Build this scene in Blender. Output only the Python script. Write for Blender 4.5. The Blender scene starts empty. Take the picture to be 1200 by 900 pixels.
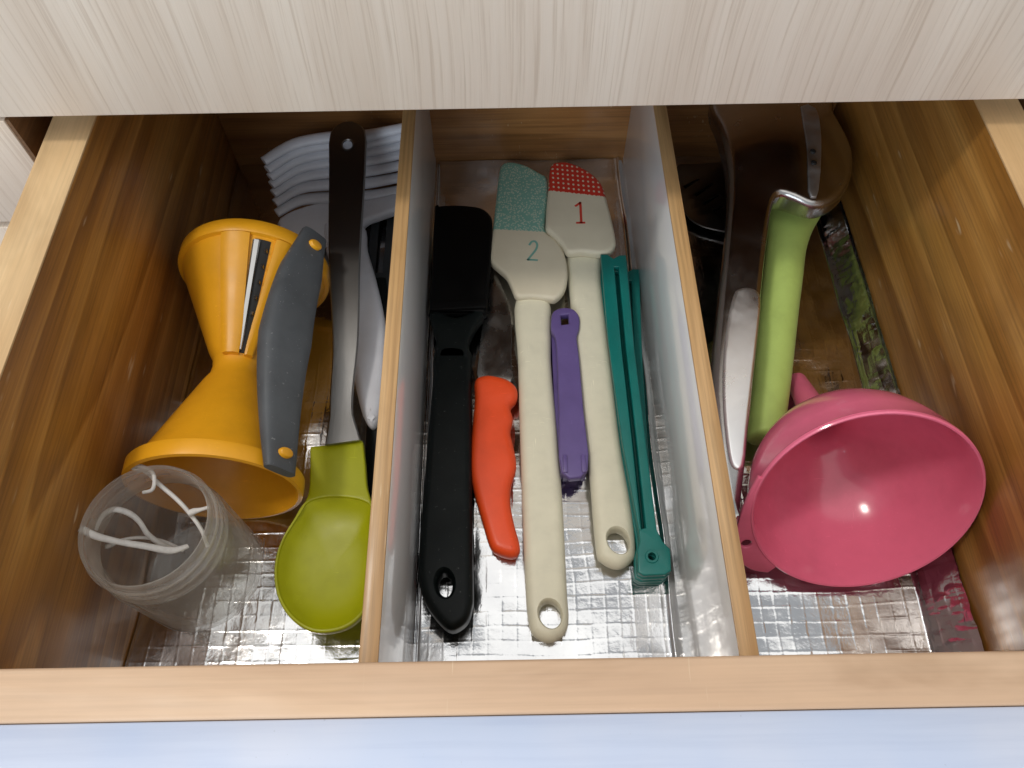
import bpy, bmesh, math, random
import numpy as np
from mathutils import Vector, Matrix

random.seed(7)
rng = np.random.default_rng(7)
scene = bpy.context.scene
COL = scene.collection
R_ = math.radians

# ------------------------------------------------------------------ camera
# drawer frame: X right, Y away from the viewer, Z up, z = 0 on the liner
CAM_H = 0.40
PITCH = R_(60)
ROLL = 0.0179
FPX = 901.0           # focal length in pixels of a 1200 px wide picture
Fv = Vector((0, math.cos(PITCH), -math.sin(PITCH)))
Uv = Vector((0, math.sin(PITCH), math.cos(PITCH)))
Rv = Vector((1, 0, 0))
cs, sn = math.sqrt(1 - ROLL * ROLL), ROLL
cam_d = bpy.data.cameras.new("camera")
cam = bpy.data.objects.new("camera", cam_d)
COL.objects.link(cam)
cx = Rv * cs - Uv * sn
cy = Uv * cs + Rv * sn
m = Matrix((cx, cy, -Fv)).transposed().to_4x4()
m.translation = (0, 0, CAM_H)
cam.matrix_world = m
cam_d.sensor_width = 36.0
cam_d.lens = FPX / 1200 * 36.0
cam_d.clip_start = 0.01
cam_d.clip_end = 50
scene.camera = cam

# ------------------------------------------------------------------ light
world = bpy.data.worlds.new("World")
scene.world = world
world.use_nodes = True
bg = world.node_tree.nodes["Background"]
bg.inputs["Color"].default_value = (0.92, 0.96, 1.0, 1)
bg.inputs["Strength"].default_value = 0.47


def area(name, loc, target, sx, sy, power, color):
    l = bpy.data.lights.new(name, 'AREA')
    l.shape = 'RECTANGLE'
    l.size, l.size_y = sx, sy
    l.energy = power
    l.color = color
    o = bpy.data.objects.new(name, l)
    COL.objects.link(o)
    o.location = loc
    d = Vector(target) - Vector(loc)
    o.rotation_euler = d.to_track_quat('-Z', 'Y').to_euler()
    return o


area("ceiling_lamp", (-0.75, 0.05, 1.85), (0.0, 0.2, 0.1), 0.20, 0.20, 9, (1.0, 0.93, 0.84))
area("ceiling_panel", (-0.10, -0.10, 1.95), (0.0, 0.1, 0.1), 2.2, 1.8, 11.0, (1.0, 0.97, 0.92))
area("window_light", (-0.9, -1.7, 1.15), (0.0, 0.25, 0.2), 1.2, 1.0, 22, (0.80, 0.90, 1.0))

scene.cycles.transparent_max_bounces = 32
scene.cycles.max_bounces = 14
vs = scene.view_settings
vs.view_transform = 'Standard'
vs.look = 'None'
vs.gamma = 1
vs.exposure = 0.10


# ------------------------------------------------------------------ helpers
def ray(px, py):
    u = (px - 600) / FPX
    v = (py - 450) / FPX
    u, v = u * cs - v * sn, u * sn + v * cs
    return Fv + u * Rv - v * Uv


def at(px, py, z=0.0):
    """the point of the photograph at height z above the liner"""
    r = ray(px, py)
    return Vector((0, 0, CAM_H)) + r * ((z - CAM_H) / r.z)


def on_plane(px, py, p, n):
    r = ray(px, py)
    o = Vector((0, 0, CAM_H))
    return o + r * ((Vector(p) - o).dot(n) / r.dot(n))


def smooth(pts, k=5, closed=True):
    """Catmull-Rom through 2D or 3D points"""
    p = [Vector(q) for q in pts]
    n = len(p)
    out = []
    rngn = n if closed else n - 1
    for i in range(rngn):
        if closed:
            a, b, c, d = p[i - 1], p[i], p[(i + 1) % n], p[(i + 2) % n]
        else:
            a, b, c, d = p[max(i - 1, 0)], p[i], p[i + 1], p[min(i + 2, n - 1)]
        for j in range(k):
            t = j / k
            out.append(0.5 * (2 * b + (c - a) * t + (2 * a - 5 * b + 4 * c - d) * t * t
                              + (3 * b - a - 3 * c + d) * t ** 3))
    if not closed:
        out.append(p[-1])
    return out


def link(name, me, mat=None, parent=None, angle=35):
    me.name = name
    if mat is not None:
        me.materials.clear()
        me.materials.append(mat)
    me.shade_smooth()
    if angle is not None:
        me.set_sharp_from_angle(angle=R_(angle))
    o = bpy.data.objects.new(name, me)
    COL.objects.link(o)
    if parent is not None:
        o.parent = parent
    return o


def root_off(parent):
    """world offset of the thing that a part hangs under"""
    v = Vector((0, 0, 0))
    while parent is not None:
        v += parent.location
        parent = parent.parent
    return v


def pydata(name, verts, faces, mat, parent=None, angle=35):
    off = root_off(parent)
    me = bpy.data.meshes.new(name)
    me.from_pydata([tuple(Vector(v) - off) for v in verts], [], faces)
    bm = bmesh.new()
    bm.from_mesh(me)
    bmesh.ops.recalc_face_normals(bm, faces=bm.faces)
    bm.to_mesh(me)
    bm.free()
    return link(name, me, mat, parent, angle)


def box(name, x0, x1, y0, y1, z0, z1, mat, parent=None, bev=0.0, seg=2):
    bm = bmesh.new()
    bmesh.ops.create_cube(bm, size=1)
    off = root_off(parent)
    for v in bm.verts:
        v.co = Vector((x0 + (v.co.x + .5) * (x1 - x0), y0 + (v.co.y + .5) * (y1 - y0),
                       z0 + (v.co.z + .5) * (z1 - z0))) - off
    if bev:
        bmesh.ops.bevel(bm, geom=bm.edges[:] + bm.verts[:], offset=bev, segments=seg, profile=.5,
                        affect='EDGES')
    me = bpy.data.meshes.new(name)
    bm.to_mesh(me)
    bm.free()
    return link(name, me, mat, parent)


def plate(name, loops, z0, z1, bev, mat, parent=None, res=3, fn=None, angle=40, sub=0, subx=0):
    """flat piece with rounded edges between z0 and z1; loops[0] is the outline, the rest holes.
    fn(co) may bend the finished piece."""
    cu = bpy.data.curves.new(name, 'CURVE')
    cu.dimensions = '2D'
    cu.fill_mode = 'BOTH'
    cu.extrude = max((z1 - z0) / 2 - bev, 0.00001)
    cu.bevel_depth = bev
    cu.bevel_resolution = res
    cu.offset = -bev
    for lp in loops:
        s = cu.splines.new('POLY')
        s.points.add(len(lp) - 1)
        for q, p in zip(s.points, lp):
            q.co = (p[0], p[1], 0, 1)
        s.use_cyclic_u = True
    tmp = bpy.data.objects.new(name, cu)
    COL.objects.link(tmp)
    dg = bpy.context.evaluated_depsgraph_get()
    me = bpy.data.meshes.new_from_object(tmp.evaluated_get(dg))
    bpy.data.objects.remove(tmp)
    bpy.data.curves.remove(cu)
    bm = bmesh.new()
    bm.from_mesh(me)
    bmesh.ops.remove_doubles(bm, verts=bm.verts, dist=0.00002)
    if sub:
        # cut the flat faces into strips so that a bend shows
        ys = [v.co.y for v in bm.verts]
        lo, hi = min(ys), max(ys)
        for i in range(1, sub):
            bmesh.ops.bisect_plane(bm, geom=bm.verts[:] + bm.edges[:] + bm.faces[:],
                                   plane_co=(0, lo + (hi - lo) * i / sub, 0), plane_no=(0, 1, 0))
        if subx:
            xs = [v.co.x for v in bm.verts]
            lo, hi = min(xs), max(xs)
            for i in range(1, subx):
                bmesh.ops.bisect_plane(bm, geom=bm.verts[:] + bm.edges[:] + bm.faces[:],
                                       plane_co=(lo + (hi - lo) * i / subx, 0, 0), plane_no=(1, 0, 0))
    off = root_off(parent)
    zc = (z0 + z1) / 2
    for v in bm.verts:
        co = v.co + Vector((0, 0, zc))
        if fn:
            co = fn(co)
        v.co = co - off
    bmesh.ops.recalc_face_normals(bm, faces=bm.faces)
    bm.to_mesh(me)
    bm.free()
    return link(name, me, mat, parent, angle)


def pxl(pts, z, k=0):
    """outline given on the photograph, laid on height z"""
    w = [at(x, y, z).xy for x, y in pts]
    return smooth(w, k) if k else w


def ell(c, rx, ry, n=20, rot=0.0):
    ca, sa = math.cos(rot), math.sin(rot)
    return [Vector((c[0] + rx * math.cos(t) * ca - ry * math.sin(t) * sa,
                    c[1] + rx * math.cos(t) * sa + ry * math.sin(t) * ca))
            for t in [2 * math.pi * i / n for i in range(n)]]


def rings(name, rr, mat, parent=None, closed_ring=True, caps=True, angle=40):
    n = len(rr[0])
    verts = [v for r in rr for v in r]
    faces = []
    for i in range(len(rr) - 1):
        for j in range(n if closed_ring else n - 1):
            k = (j + 1) % n
            faces.append((i * n + j, i * n + k, (i + 1) * n + k, (i + 1) * n + j))
    if caps:
        faces.append(tuple(range(n)))
        faces.append(tuple((len(rr) - 1) * n + j for j in range(n)))
    return pydata(name, verts, faces, mat, parent, angle)


def frame_of(axis):
    a = Vector(axis).normalized()
    u = a.cross(Vector((0, 0, 1)))
    if u.length < 1e-4:
        u = Vector((1, 0, 0))
    u.normalize()
    return a, u, u.cross(a)


def lathe(name, base, axis, prof, mat, parent=None, n=64, angle=40, a0=0.0, a1=2 * math.pi):
    """prof: list of (radius, distance along axis); closed when first == last"""
    a, u, w = frame_of(axis)
    base = Vector(base)
    full = a1 - a0 > 6.28
    cnt = n if full else n + 1
    rr = []
    for r, d in prof:
        rr.append([base + a * d + (u * math.cos(t) + w * math.sin(t)) * r
                   for t in [a0 + (a1 - a0) * i / n for i in range(cnt)]])
    return rings(name, rr, mat, parent, closed_ring=full, caps=False, angle=angle)


def tube(name, path, rad, mat, parent=None, n=10, flat=1.0, k=5, up=(0, 0, 1), angle=60):
    p = smooth(path, k, closed=False) if k else [Vector(q) for q in path]
    m_ = len(p)
    if not hasattr(rad, '__len__'):
        rad = [rad] * len(path)
    rs = (.78 if name == 'white_cord' else 1.0) * np.interp(np.linspace(0, 1, m_), np.linspace(0, 1, len(rad)), rad)
    rr = []
    for i in range(m_):
        t = (p[min(i + 1, m_ - 1)] - p[max(i - 1, 0)]).normalized()
        s = t.cross(Vector(up))
        if s.length < 1e-4:
            s = Vector((1, 0, 0))
        s.normalize()
        w = s.cross(t)
        rr.append([p[i] + (s * math.cos(a) + w * math.sin(a) * flat) * rs[i]
                   for a in [2 * math.pi * j / n for j in range(n)]])
    return rings(name, rr, mat, parent, angle=angle)


def ribbon(name, strokes, width, z, mat, parent=None):
    """flat lettering: round-ended strokes lying 0.1 mm above their support"""
    verts, faces = [], []
    for s in strokes:
        s = [Vector((q[0], q[1])) for q in s]
        L, Rr = [], []
        for i, p in enumerate(s):
            t = (s[min(i + 1, len(s) - 1)] - s[max(i - 1, 0)]).normalized()
            nrm = Vector((-t.y, t.x)) * width / 2
            ext = t * width / 2 * (-.6 if i == 0 else .6 if i == len(s) - 1 else 0)
            L.append(p + nrm + ext)
            Rr.append(p - nrm + ext)
        b = len(verts)
        zz = z + 0.00003 * len(faces)
        for q in L + Rr:
            verts.append((q.x, q.y, z))
        n = len(s)
        for i in range(n - 1):
            faces.append((b + i, b + i + 1, b + n + i + 1, b + n + i))
    off = root_off(parent)
    me = bpy.data.meshes.new(name)
    me.from_pydata([tuple(Vector(v) - off) for v in verts], [], faces)
    return link(name, me, mat, parent, None)


def cut_hole(o, centre, rx, ry, rot, z0, z1, flare=.0012):
    """hanging hole with a softly flared lip, cut through a finished piece (world coordinates)"""
    off = root_off(o.parent)
    rr = []
    h = z1 - z0
    for t in np.linspace(-.12, 1.12, 15):
        k = max(0, abs(t - .5) - .22) / .28
        e = flare * min(k, 1.6) ** 2
        rr.append([Vector((p.x, p.y, z0 + h * t)) for p in ell(centre, rx + e, ry + e, 32, rot)])
    c = rings('cutter', [[p - off for p in r] for r in rr], None, None)
    bm = bmesh.new()
    bm.from_mesh(c.data)
    bmesh.ops.recalc_face_normals(bm, faces=bm.faces)
    bm.to_mesh(c.data)
    bm.free()
    md = o.modifiers.new('hole', 'BOOLEAN')
    md.object = c
    md.operation = 'DIFFERENCE'
    md.solver = 'EXACT'
    par = o.parent
    o.parent = None
    n0 = len(o.data.vertices)
    for k in range(6):
        c.location = (.00003 * k, -.00002 * k, .00001 * k)
        md.solver = 'EXACT' if k < 4 else 'FAST'
        dg = bpy.context.evaluated_depsgraph_get()
        dg.update()
        me = bpy.data.meshes.new_from_object(o.evaluated_get(dg))
        if len(me.vertices) > n0:
            break
    o.parent = par
    o.modifiers.clear()
    mat = o.data.materials[0]
    o.data = me
    me.materials.clear()
    me.materials.append(mat)
    for p in me.polygons:
        p.material_index = 0
    me.shade_smooth()
    me.set_sharp_from_angle(angle=R_(40))
    cd = c.data
    bpy.data.objects.remove(c)
    bpy.data.meshes.remove(cd)


def thing(name, loc, label, cat, group=None):
    o = bpy.data.objects.new(name, None)
    COL.objects.link(o)
    o.location = loc
    o.empty_display_size = 0.02
    o["label"] = label
    o["category"] = cat
    if group:
        o["group"] = group
    return o


# ------------------------------------------------------------------ materials
def new_mat(name):
    mt = bpy.data.materials.new(name)
    mt.use_nodes = True
    nt = mt.node_tree
    return mt, nt, nt.nodes["Principled BSDF"]


def N(nt, typ, **kw):
    n = nt.nodes.new(typ)
    for k, v in kw.items():
        if k in n.inputs:
            n.inputs[k].default_value = v
        else:
            setattr(n, k, v)
    return n


def coords(nt, scale=(1, 1, 1), rot=(0, 0, 0), loc=(0, 0, 0)):
    tc = nt.nodes.new('ShaderNodeTexCoord')
    mp = nt.nodes.new('ShaderNodeMapping')
    mp.inputs['Scale'].default_value = scale
    mp.inputs['Rotation'].default_value = rot
    mp.inputs['Location'].default_value = loc
    nt.links.new(tc.outputs['Object'], mp.inputs['Vector'])
    return mp.outputs['Vector']


def ramp(nt, fac, stops, interp='LINEAR'):
    r = nt.nodes.new('ShaderNodeValToRGB')
    r.color_ramp.interpolation = interp
    e = r.color_ramp.elements
    while len(e) < len(stops):
        e.new(.5)
    for el, (p, c) in zip(e, stops):
        el.position = p
        el.color = (*c, 1) if len(c) == 3 else c
    nt.links.new(fac, r.inputs['Fac'])
    return r.outputs['Color']


def mix(nt, fac, a, b, blend='MIX'):
    mx = nt.nodes.new('ShaderNodeMix')
    mx.data_type = 'RGBA'
    mx.blend_type = blend
    for idx, val in ((0, fac), (6, a), (7, b)):
        if hasattr(val, 'is_linked') or hasattr(val, 'links'):
            nt.links.new(val, mx.inputs[idx])
        elif idx == 0:
            mx.inputs[0].default_value = val
        else:
            mx.inputs[idx].default_value = (*val, 1)
    return mx.outputs[2]


def bump(nt, bsdf, height, strength, dist=0.001):
    b = N(nt, 'ShaderNodeBump')
    b.inputs['Strength'].default_value = strength
    b.inputs['Distance'].default_value = dist
    nt.links.new(height, b.inputs['Height'])
    nt.links.new(b.outputs['Normal'], bsdf.inputs['Normal'])
    return b


def noise(nt, vec, scale, detail=3, rough=.55, dist=0.0):
    n = N(nt, 'ShaderNodeTexNoise')
    n.inputs['Scale'].default_value = scale
    n.inputs['Detail'].default_value = detail
    n.inputs['Roughness'].default_value = rough
    n.inputs['Distortion'].default_value = dist
    nt.links.new(vec, n.inputs['Vector'])
    return n.outputs['Fac']


def plastic(name, col, rough=.4, var=.06, spec=.5, scale=60, bmp=.05, bscale=900, sss=0, coat=0, worn=0):
    mt, nt, b = new_mat(name)
    v = coords(nt)
    f = noise(nt, v, scale, 4)
    d = tuple(max(c * (1 - var * 2), 0) for c in col)
    l = tuple(min(c * (1 + var * 1.2) + var * .01, 1) for c in col)
    c = ramp(nt, f, [(.3, d), (.5, col), (.72, l)])
    if worn:
        sp = noise(nt, v, 420, 3, .7)
        c = mix(nt, ramp(nt, sp, [(.66, (0, 0, 0)), (.72, (worn,) * 3)]), c, (.5, .5, .5))
    # fine handling scratches, in patches and in three directions
    patch = ramp(nt, noise(nt, v, 55, 2), [(.50, (0, 0, 0)), (.60, (1, 1, 1))])
    lite = tuple(min(q * 1.35 + .012, 1) for q in col)
    for k_, (sc_, ro_) in enumerate((((110, 1500, 900), (.3, .2, .6)), ((1500, 90, 900), (.1, .4, -.45)), ((150, 1300, 900), (.2, .1, -.2)))):
        kn = noise(nt, coords(nt, sc_, rot=ro_, loc=(k_, k_ * 2.3, 0)), 1.0, 1, .5, .4)
        kk = mix(nt, patch, (0, 0, 0), ramp(nt, kn, [(.72, (0, 0, 0)), (.78, (.55, .55, .55))]))
        c = mix(nt, kk, c, lite)
    dirt = noise(nt, v, 18, 5, .7)
    c = mix(nt, (.22 if var < .09 else .1), c, ramp(nt, dirt, [(.34, (.72, .69, .64)), (.5, (1, 1, 1))]), 'MULTIPLY')
    nt.links.new(c, b.inputs['Base Color'])
    rr = ramp(nt, noise(nt, v, 35, 4), [(.3, (rough * .8,) * 3), (.7, (min(rough * 1.25, 1),) * 3)])
    nt.links.new(rr, b.inputs['Roughness'])
    b.inputs['Specular IOR Level'].default_value = spec
    if coat:
        b.inputs['Coat Weight'].default_value = coat
        b.inputs['Coat Roughness'].default_value = .08
    if sss:
        b.inputs['Subsurface Weight'].default_value = sss
        b.inputs['Subsurface Radius'].default_value = (.004, .003, .002)
        b.inputs['Subsurface Scale'].default_value = 1.0
    bump(nt, b, noise(nt, v, bscale, 2), bmp, .0004)
    return mt


def wood(name, dark, mid, light, along='Y', rough=.35, coat=.4, bands=22, seed=0.0, contrast=1.0, fib=.5):
    """varnished or raw timber, grain along one axis"""
    mt, nt, b = new_mat(name)
    long_, wide = 2.2, float(bands)
    sc = {'Y': (wide, long_, wide), 'X': (long_, wide, wide), 'Z': (wide, wide, long_)}[along]
    v = coords(nt, sc, loc=(seed, seed * 1.7, seed * .6))
    f1 = noise(nt, v, 1.0, 4, .5, 1.6)
    c = ramp(nt, f1, [(.28, dark), (.45, mid), (.68, light)])
    # growth rings: contour lines of a long, slow field, crisp on one side
    sl = {'Y': (bands * .30, .55, bands * .30), 'X': (.55, bands * .30, bands * .30), 'Z': (bands * .30, bands * .30, .55)}[along]
    f2 = noise(nt, coords(nt, sl, loc=(seed * 2.1, seed, seed * .3)), 1.0, 4, .42, .35)
    mu = N(nt, 'ShaderNodeMath', operation='MULTIPLY')
    mu.inputs[1].default_value = 15.0
    nt.links.new(f2, mu.inputs[0])
    fr_ = N(nt, 'ShaderNodeMath', operation='FRACT')
    nt.links.new(mu.outputs[0], fr_.inputs[0])
    c = mix(nt, .70 * contrast, c, ramp(nt, fr_.outputs[0], [(.0, mid), (.04, light), (.40, mid), (.94, dark), (1, mid)]))
    fs = {'Y': (700, 14, 700), 'X': (14, 700, 700), 'Z': (700, 700, 14)}[along]
    vf = coords(nt, fs)
    ff = noise(nt, vf, 1.0, 3, .6)
    c = mix(nt, fib, c, ramp(nt, ff, [(.3, (.35, .35, .35)), (.6, (1, 1, 1))]), 'MULTIPLY')
    bl_s = {'Y': (16, 6, 16), 'X': (6, 16, 16), 'Z': (16, 16, 6)}[along]
    blot = noise(nt, coords(nt, bl_s, loc=(seed, 1, seed)), 1.0, 5, .6, .6)
    c = mix(nt, .75, c, ramp(nt, blot, [(.30, (.62, .55, .46)), (.46, (.95, .93, .90)), (.62, (1.06, 1.04, 1.0))]), 'MULTIPLY')
    sc1 = noise(nt, coords(nt, (900, 40, 260), rot=(.5, 0, 0)), 1.0, 1, .5)
    patch = noise(nt, coords(nt, loc=(seed, 0, seed)), 22, 2)
    sc1 = mix(nt, ramp(nt, patch, [(.52, (0, 0, 0)), (.62, (1, 1, 1))]), (0, 0, 0), ramp(nt, sc1, [(.70, (0, 0, 0)), (.76, (.5, .5, .5))]))
    c = mix(nt, sc1, c, (.75, .62, .42))
    nt.links.new(c, b.inputs['Base Color'])
    v2 = coords(nt)
    nt.links.new(ramp(nt, noise(nt, v2, 30, 5), [(.3, (rough * .75,) * 3), (.7, (min(1, rough * 1.3),) * 3)]),
                 b.inputs['Roughness'])
    b.inputs['Coat Weight'].default_value = coat
    b.inputs['Coat Roughness'].default_value = .18
    bump(nt, b, ff, .12, .0004)
    return mt


def laminate(name, dark, light, along_z=True):
    mt, nt, b = new_mat(name)
    v = coords(nt, (1, 1, .05), loc=(.3, 0, .1))
    # slow bend of the grain
    wob = noise(nt, coords(nt, (5, 1, 3)), 1.3, 2)
    tc = coords(nt, (1, 1, 1))
    add = N(nt, 'ShaderNodeVectorMath', operation='ADD')
    comb = N(nt, 'ShaderNodeCombineXYZ')
    mul = N(nt, 'ShaderNodeMath', operation='MULTIPLY')
    mul.inputs[1].default_value = .016
    nt.links.new(wob, mul.inputs[0])
    nt.links.new(mul.outputs[0], comb.inputs['X'])
    nt.links.new(tc, add.inputs[0])
    nt.links.new(comb.outputs[0], add.inputs[1])
    mp = N(nt, 'ShaderNodeMapping')
    mp.inputs['Scale'].default_value = (520, 1, 9)
    nt.links.new(add.outputs[0], mp.inputs['Vector'])
    fine = noise(nt, mp.outputs[0], 1.0, 5, .65)
    mp2 = N(nt, 'ShaderNodeMapping')
    mp2.inputs['Scale'].default_value = (30, 1, 1.2)
    nt.links.new(add.outputs[0], mp2.inputs['Vector'])
    broad = noise(nt, mp2.outputs[0], 1.0, 3, .5)
    c = ramp(nt, broad, [(.3, dark), (.65, light)])
    c = mix(nt, .62, c, ramp(nt, fine, [(.36, (.72, .67, .62)), (.48, (.95, .94, .92)), (.7, (1.0, 1.0, 1.0))]), 'MULTIPLY')
    nt.links.new(c, b.inputs['Base Color'])
    b.inputs['Roughness'].default_value = .42
    bump(nt, b, fine, .35, .0005)
    return mt


def metal(name, col, rough, bmp=0.0, bscale=500, brushed=None):
    mt, nt, b = new_mat(name)
    b.inputs['Metallic'].default_value = 1
    v = coords(nt)
    f = noise(nt, v, 40, 4)
    nt.links.new(ramp(nt, f, [(.3, tuple(c * .9 for c in col)), (.7, col)]), b.inputs['Base Color'])
    nt.links.new(ramp(nt, noise(nt, v, 60, 4), [(.3, (rough * .7,) * 3), (.7, (rough * 1.4,) * 3)]), b.inputs['Roughness'])
    if brushed:
        bump(nt, b, noise(nt, coords(nt, brushed), 1, 2), bmp, .0003)
    elif bmp:
        bump(nt, b, noise(nt, v, bscale, 2), bmp, .0004)
    return mt


M = {}
M['wall_l'] = wood('varnished_pine_left', (.21, .082, .014), (.42, .18, .031), (.56, .28, .07), 'Y', .38, .16, 26, .4, .8)
M['wall_r'] = wood('varnished_pine_right', (.19, .075, .013), (.38, .170, .032), (.54, .285, .075), 'Y', .38, .20, 30, 3.1, .72)
M['wall_b'] = wood('varnished_back', (.18, .075, .022), (.32, .145, .045), (.42, .21, .075), 'X', .42, .15, 22, 1.4, .5)
M['rim'] = wood('raw_rim_timber', (.54, .33, .15), (.66, .44, .22), (.73, .53, .30), 'Y', .6, .03, 10, 2.2, .35, .2)
M['rim_f'] = wood('raw_front_timber', (.56, .37, .24), (.65, .45, .30), (.70, .52, .38), 'X', .6, .02, 14, 5.2, .12, .12)
M['edge'] = wood('divider_edge_timber', (.40, .22, .085), (.52, .31, .13), (.60, .38, .18), 'Y', .45, .2, 60, 7.2, .3, .45)
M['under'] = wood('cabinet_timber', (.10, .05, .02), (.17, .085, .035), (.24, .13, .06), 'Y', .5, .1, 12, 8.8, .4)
M['lam'] = laminate('wood_grain_laminate', (.77, .66, .55), (.87, .78, .675))
mt, nt, b = new_mat('front_edge_band')
vv = coords(nt)
nt.links.new(ramp(nt, noise(nt, vv, 14, 3), [(.3, (.46, .54, .71)), (.7, (.57, .60, .70))]), b.inputs['Base Color'])
b.inputs['Roughness'].default_value = .45
gl_ = noise(nt, coords(nt, (10, 260, 260)), 1.0, 4, .6)
base_ = b.inputs['Base Color'].links[0].from_socket
sp_ = noise(nt, vv, 420, 2, .6)
cc = mix(nt, .5, base_, ramp(nt, gl_, [(.35, (.84, .86, .90)), (.55, (1, 1, 1))]), 'MULTIPLY')
cc = mix(nt, ramp(nt, sp_, [(.74, (0, 0, 0)), (.78, (.5, .5, .5))]), cc, (.30, .32, .36))
nt.links.new(cc, b.inputs['Base Color'])
bump(nt, b, gl_, .08, .0004)
M['band'] = mt

mt, nt, b = new_mat('white_melamine')
vv = coords(nt)
f = noise(nt, coords(nt, (1, 6, 3)), 3, 5)
nt.links.new(ramp(nt, f, [(.3, (.78, .80, .82)), (.7, (.84, .855, .865))]), b.inputs['Base Color'])
b.inputs['Roughness'].default_value = .22
b.inputs['Coat Weight'].default_value = .6
b.inputs['Coat Roughness'].default_value = .06
bump(nt, b, noise(nt, vv, 45, 2), .008, .001)
M['white'] = mt

mt, nt, b = new_mat('foil')
b.inputs['Metallic'].default_value = 1
vv = coords(nt)
nt.links.new(ramp(nt, noise(nt, vv, 25, 5), [(.3, (.60, .60, .61)), (.7, (.74, .74, .74))]), b.inputs['Base Color'])
nt.links.new(ramp(nt, noise(nt, vv, 90, 4), [(.3, (.07,) * 3), (.7, (.20,) * 3)]), b.inputs['Roughness'])
bump(nt, b, noise(nt, vv, 240, 4, .6), .18, .0008)
M['foil'] = mt

M['yellow'] = plastic('yellow_plastic', (.78, .36, .012), .38, .04)
M['grey'] = plastic('grey_soft_grip', (.075, .082, .09), .55, .08, worn=.35)
M['grey_dark'] = plastic('dark_plastic', (.035, .04, .045), .45, .08)
mt, nt, b = new_mat('brushed_steel')
b.inputs['Metallic'].default_value = 1
b.inputs['Base Color'].default_value = (.22, .217, .213, 1)
b.inputs['Roughness'].default_value = .30
bump(nt, b, noise(nt, coords(nt, (900, 12, 900)), 1, 2), .12, .0003)
M['steel'] = mt
M['blade'] = metal('blade_steel', (.48, .475, .47), .25, .08, brushed=(20, 400, 20))
M['chrome'] = metal('polished_chrome', (.44, .43, .42), .20, .01, 60)
M['satin'] = metal('satin_chrome', (.96, .96, .96), .30, .02, 400)
M['brush'] = metal('matte_steel', (.50, .49, .48), .5, .03, 400)
M['lime'] = plastic('lime_silicone', (.36, .375, .001), .42, .04)
M['lime_g'] = plastic('lime_grip', (.47, .63, .16), .58, .05, worn=.1)
M['black'] = plastic('black_nylon', (.0025, .0025, .0027), .5, .1, spec=.12)
M['black_h'] = plastic('black_handle', (.003, .0055, .0055), .42, .1, spec=.2, worn=.12)
M['orange'] = plastic('orange_plastic', (.80, .075, .012), .4, .04)
M['cream'] = plastic('cream_silicone', (.70, .66, .52), .5, .05, worn=.1)
M['cream_h'] = plastic('cream_handle', (.72, .685, .53), .5, .03, scale=90, worn=.06)
M['purple'] = plastic('purple_plastic', (.125, .085, .255), .4, .05)
M['teal'] = plastic('teal_plastic', (.006, .17, .15), .33, .06)
M['pink'] = plastic('pink_plastic', (.80, .17, .28), .14, .03, bmp=.01)
M['whitep'] = plastic('white_plastic', (.66, .67, .72), .34, .03)
M['cord'] = plastic('white_cord', (.78, .77, .75), .6, .06, scale=300, bmp=.4)
M['red'] = plastic('red_print', (.62, .05, .03), .5, .04)
M['tealp'] = plastic('teal_print', (.18, .40, .34), .5, .04)
M['hole'] = plastic('dark_recess', (.01, .01, .01), .6, .05)

# clear slightly cloudy plastic, thin wall
def cloudy(name, base, mid, edge, gloss_r, tint):
    mt, nt, b = new_mat(name)
    out = nt.nodes['Material Output']
    nt.nodes.remove(b)
    tr = N(nt, 'ShaderNodeBsdfTransparent')
    tr.inputs['Color'].default_value = (*tint, 1)
    df = N(nt, 'ShaderNodeBsdfTranslucent')
    df.inputs['Color'].default_value = (.94, .93, .90, 1)
    df2 = N(nt, 'ShaderNodeBsdfDiffuse')
    df2.inputs['Color'].default_value = (.90, .89, .86, 1)
    gl = N(nt, 'ShaderNodeBsdfGlossy')
    gl.inputs['Roughness'].default_value = gloss_r
    a1 = N(nt, 'ShaderNodeMixShader')
    a1.inputs[0].default_value = .5
    nt.links.new(df.outputs[0], a1.inputs[1])
    nt.links.new(df2.outputs[0], a1.inputs[2])
    lw = N(nt, 'ShaderNodeLayerWeight')
    lw.inputs['Blend'].default_value = .35
    cl = ramp(nt, lw.outputs['Facing'], [(.0, (base,) * 3), (.55, (mid,) * 3), (1., (edge,) * 3)])
    # uneven haze and rubbed marks
    hz = ramp(nt, noise(nt, coords(nt, (50, 50, 60)), 1.0, 3), [(.3, (.75,) * 3), (.7, (1.2,) * 3)])
    cl = mix(nt, 1.0, cl, hz, 'MULTIPLY')
    a2 = N(nt, 'ShaderNodeMixShader')
    nt.links.new(cl, a2.inputs[0])
    nt.links.new(tr.outputs[0], a2.inputs[1])
    nt.links.new(a1.outputs[0], a2.inputs[2])
    a3 = N(nt, 'ShaderNodeMixShader')
    nt.links.new(ramp(nt, lw.outputs['Facing'], [(.0, (.04,) * 3), (.6, (.08,) * 3), (.85, (.22,) * 3), (1., (.7,) * 3)]), a3.inputs[0])
    nt.links.new(a2.outputs[0], a3.inputs[1])
    nt.links.new(gl.outputs[0], a3.inputs[2])
    nt.links.new(a3.outputs[0], out.inputs['Surface'])
    return mt


M['clear'] = cloudy('clear_jar_plastic', .07, .15, .7, .12, (.93, .93, .92))
M['frost'] = cloudy('frosted_jar_neck', .15, .29, .9, .2, (.95, .95, .94))


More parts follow.
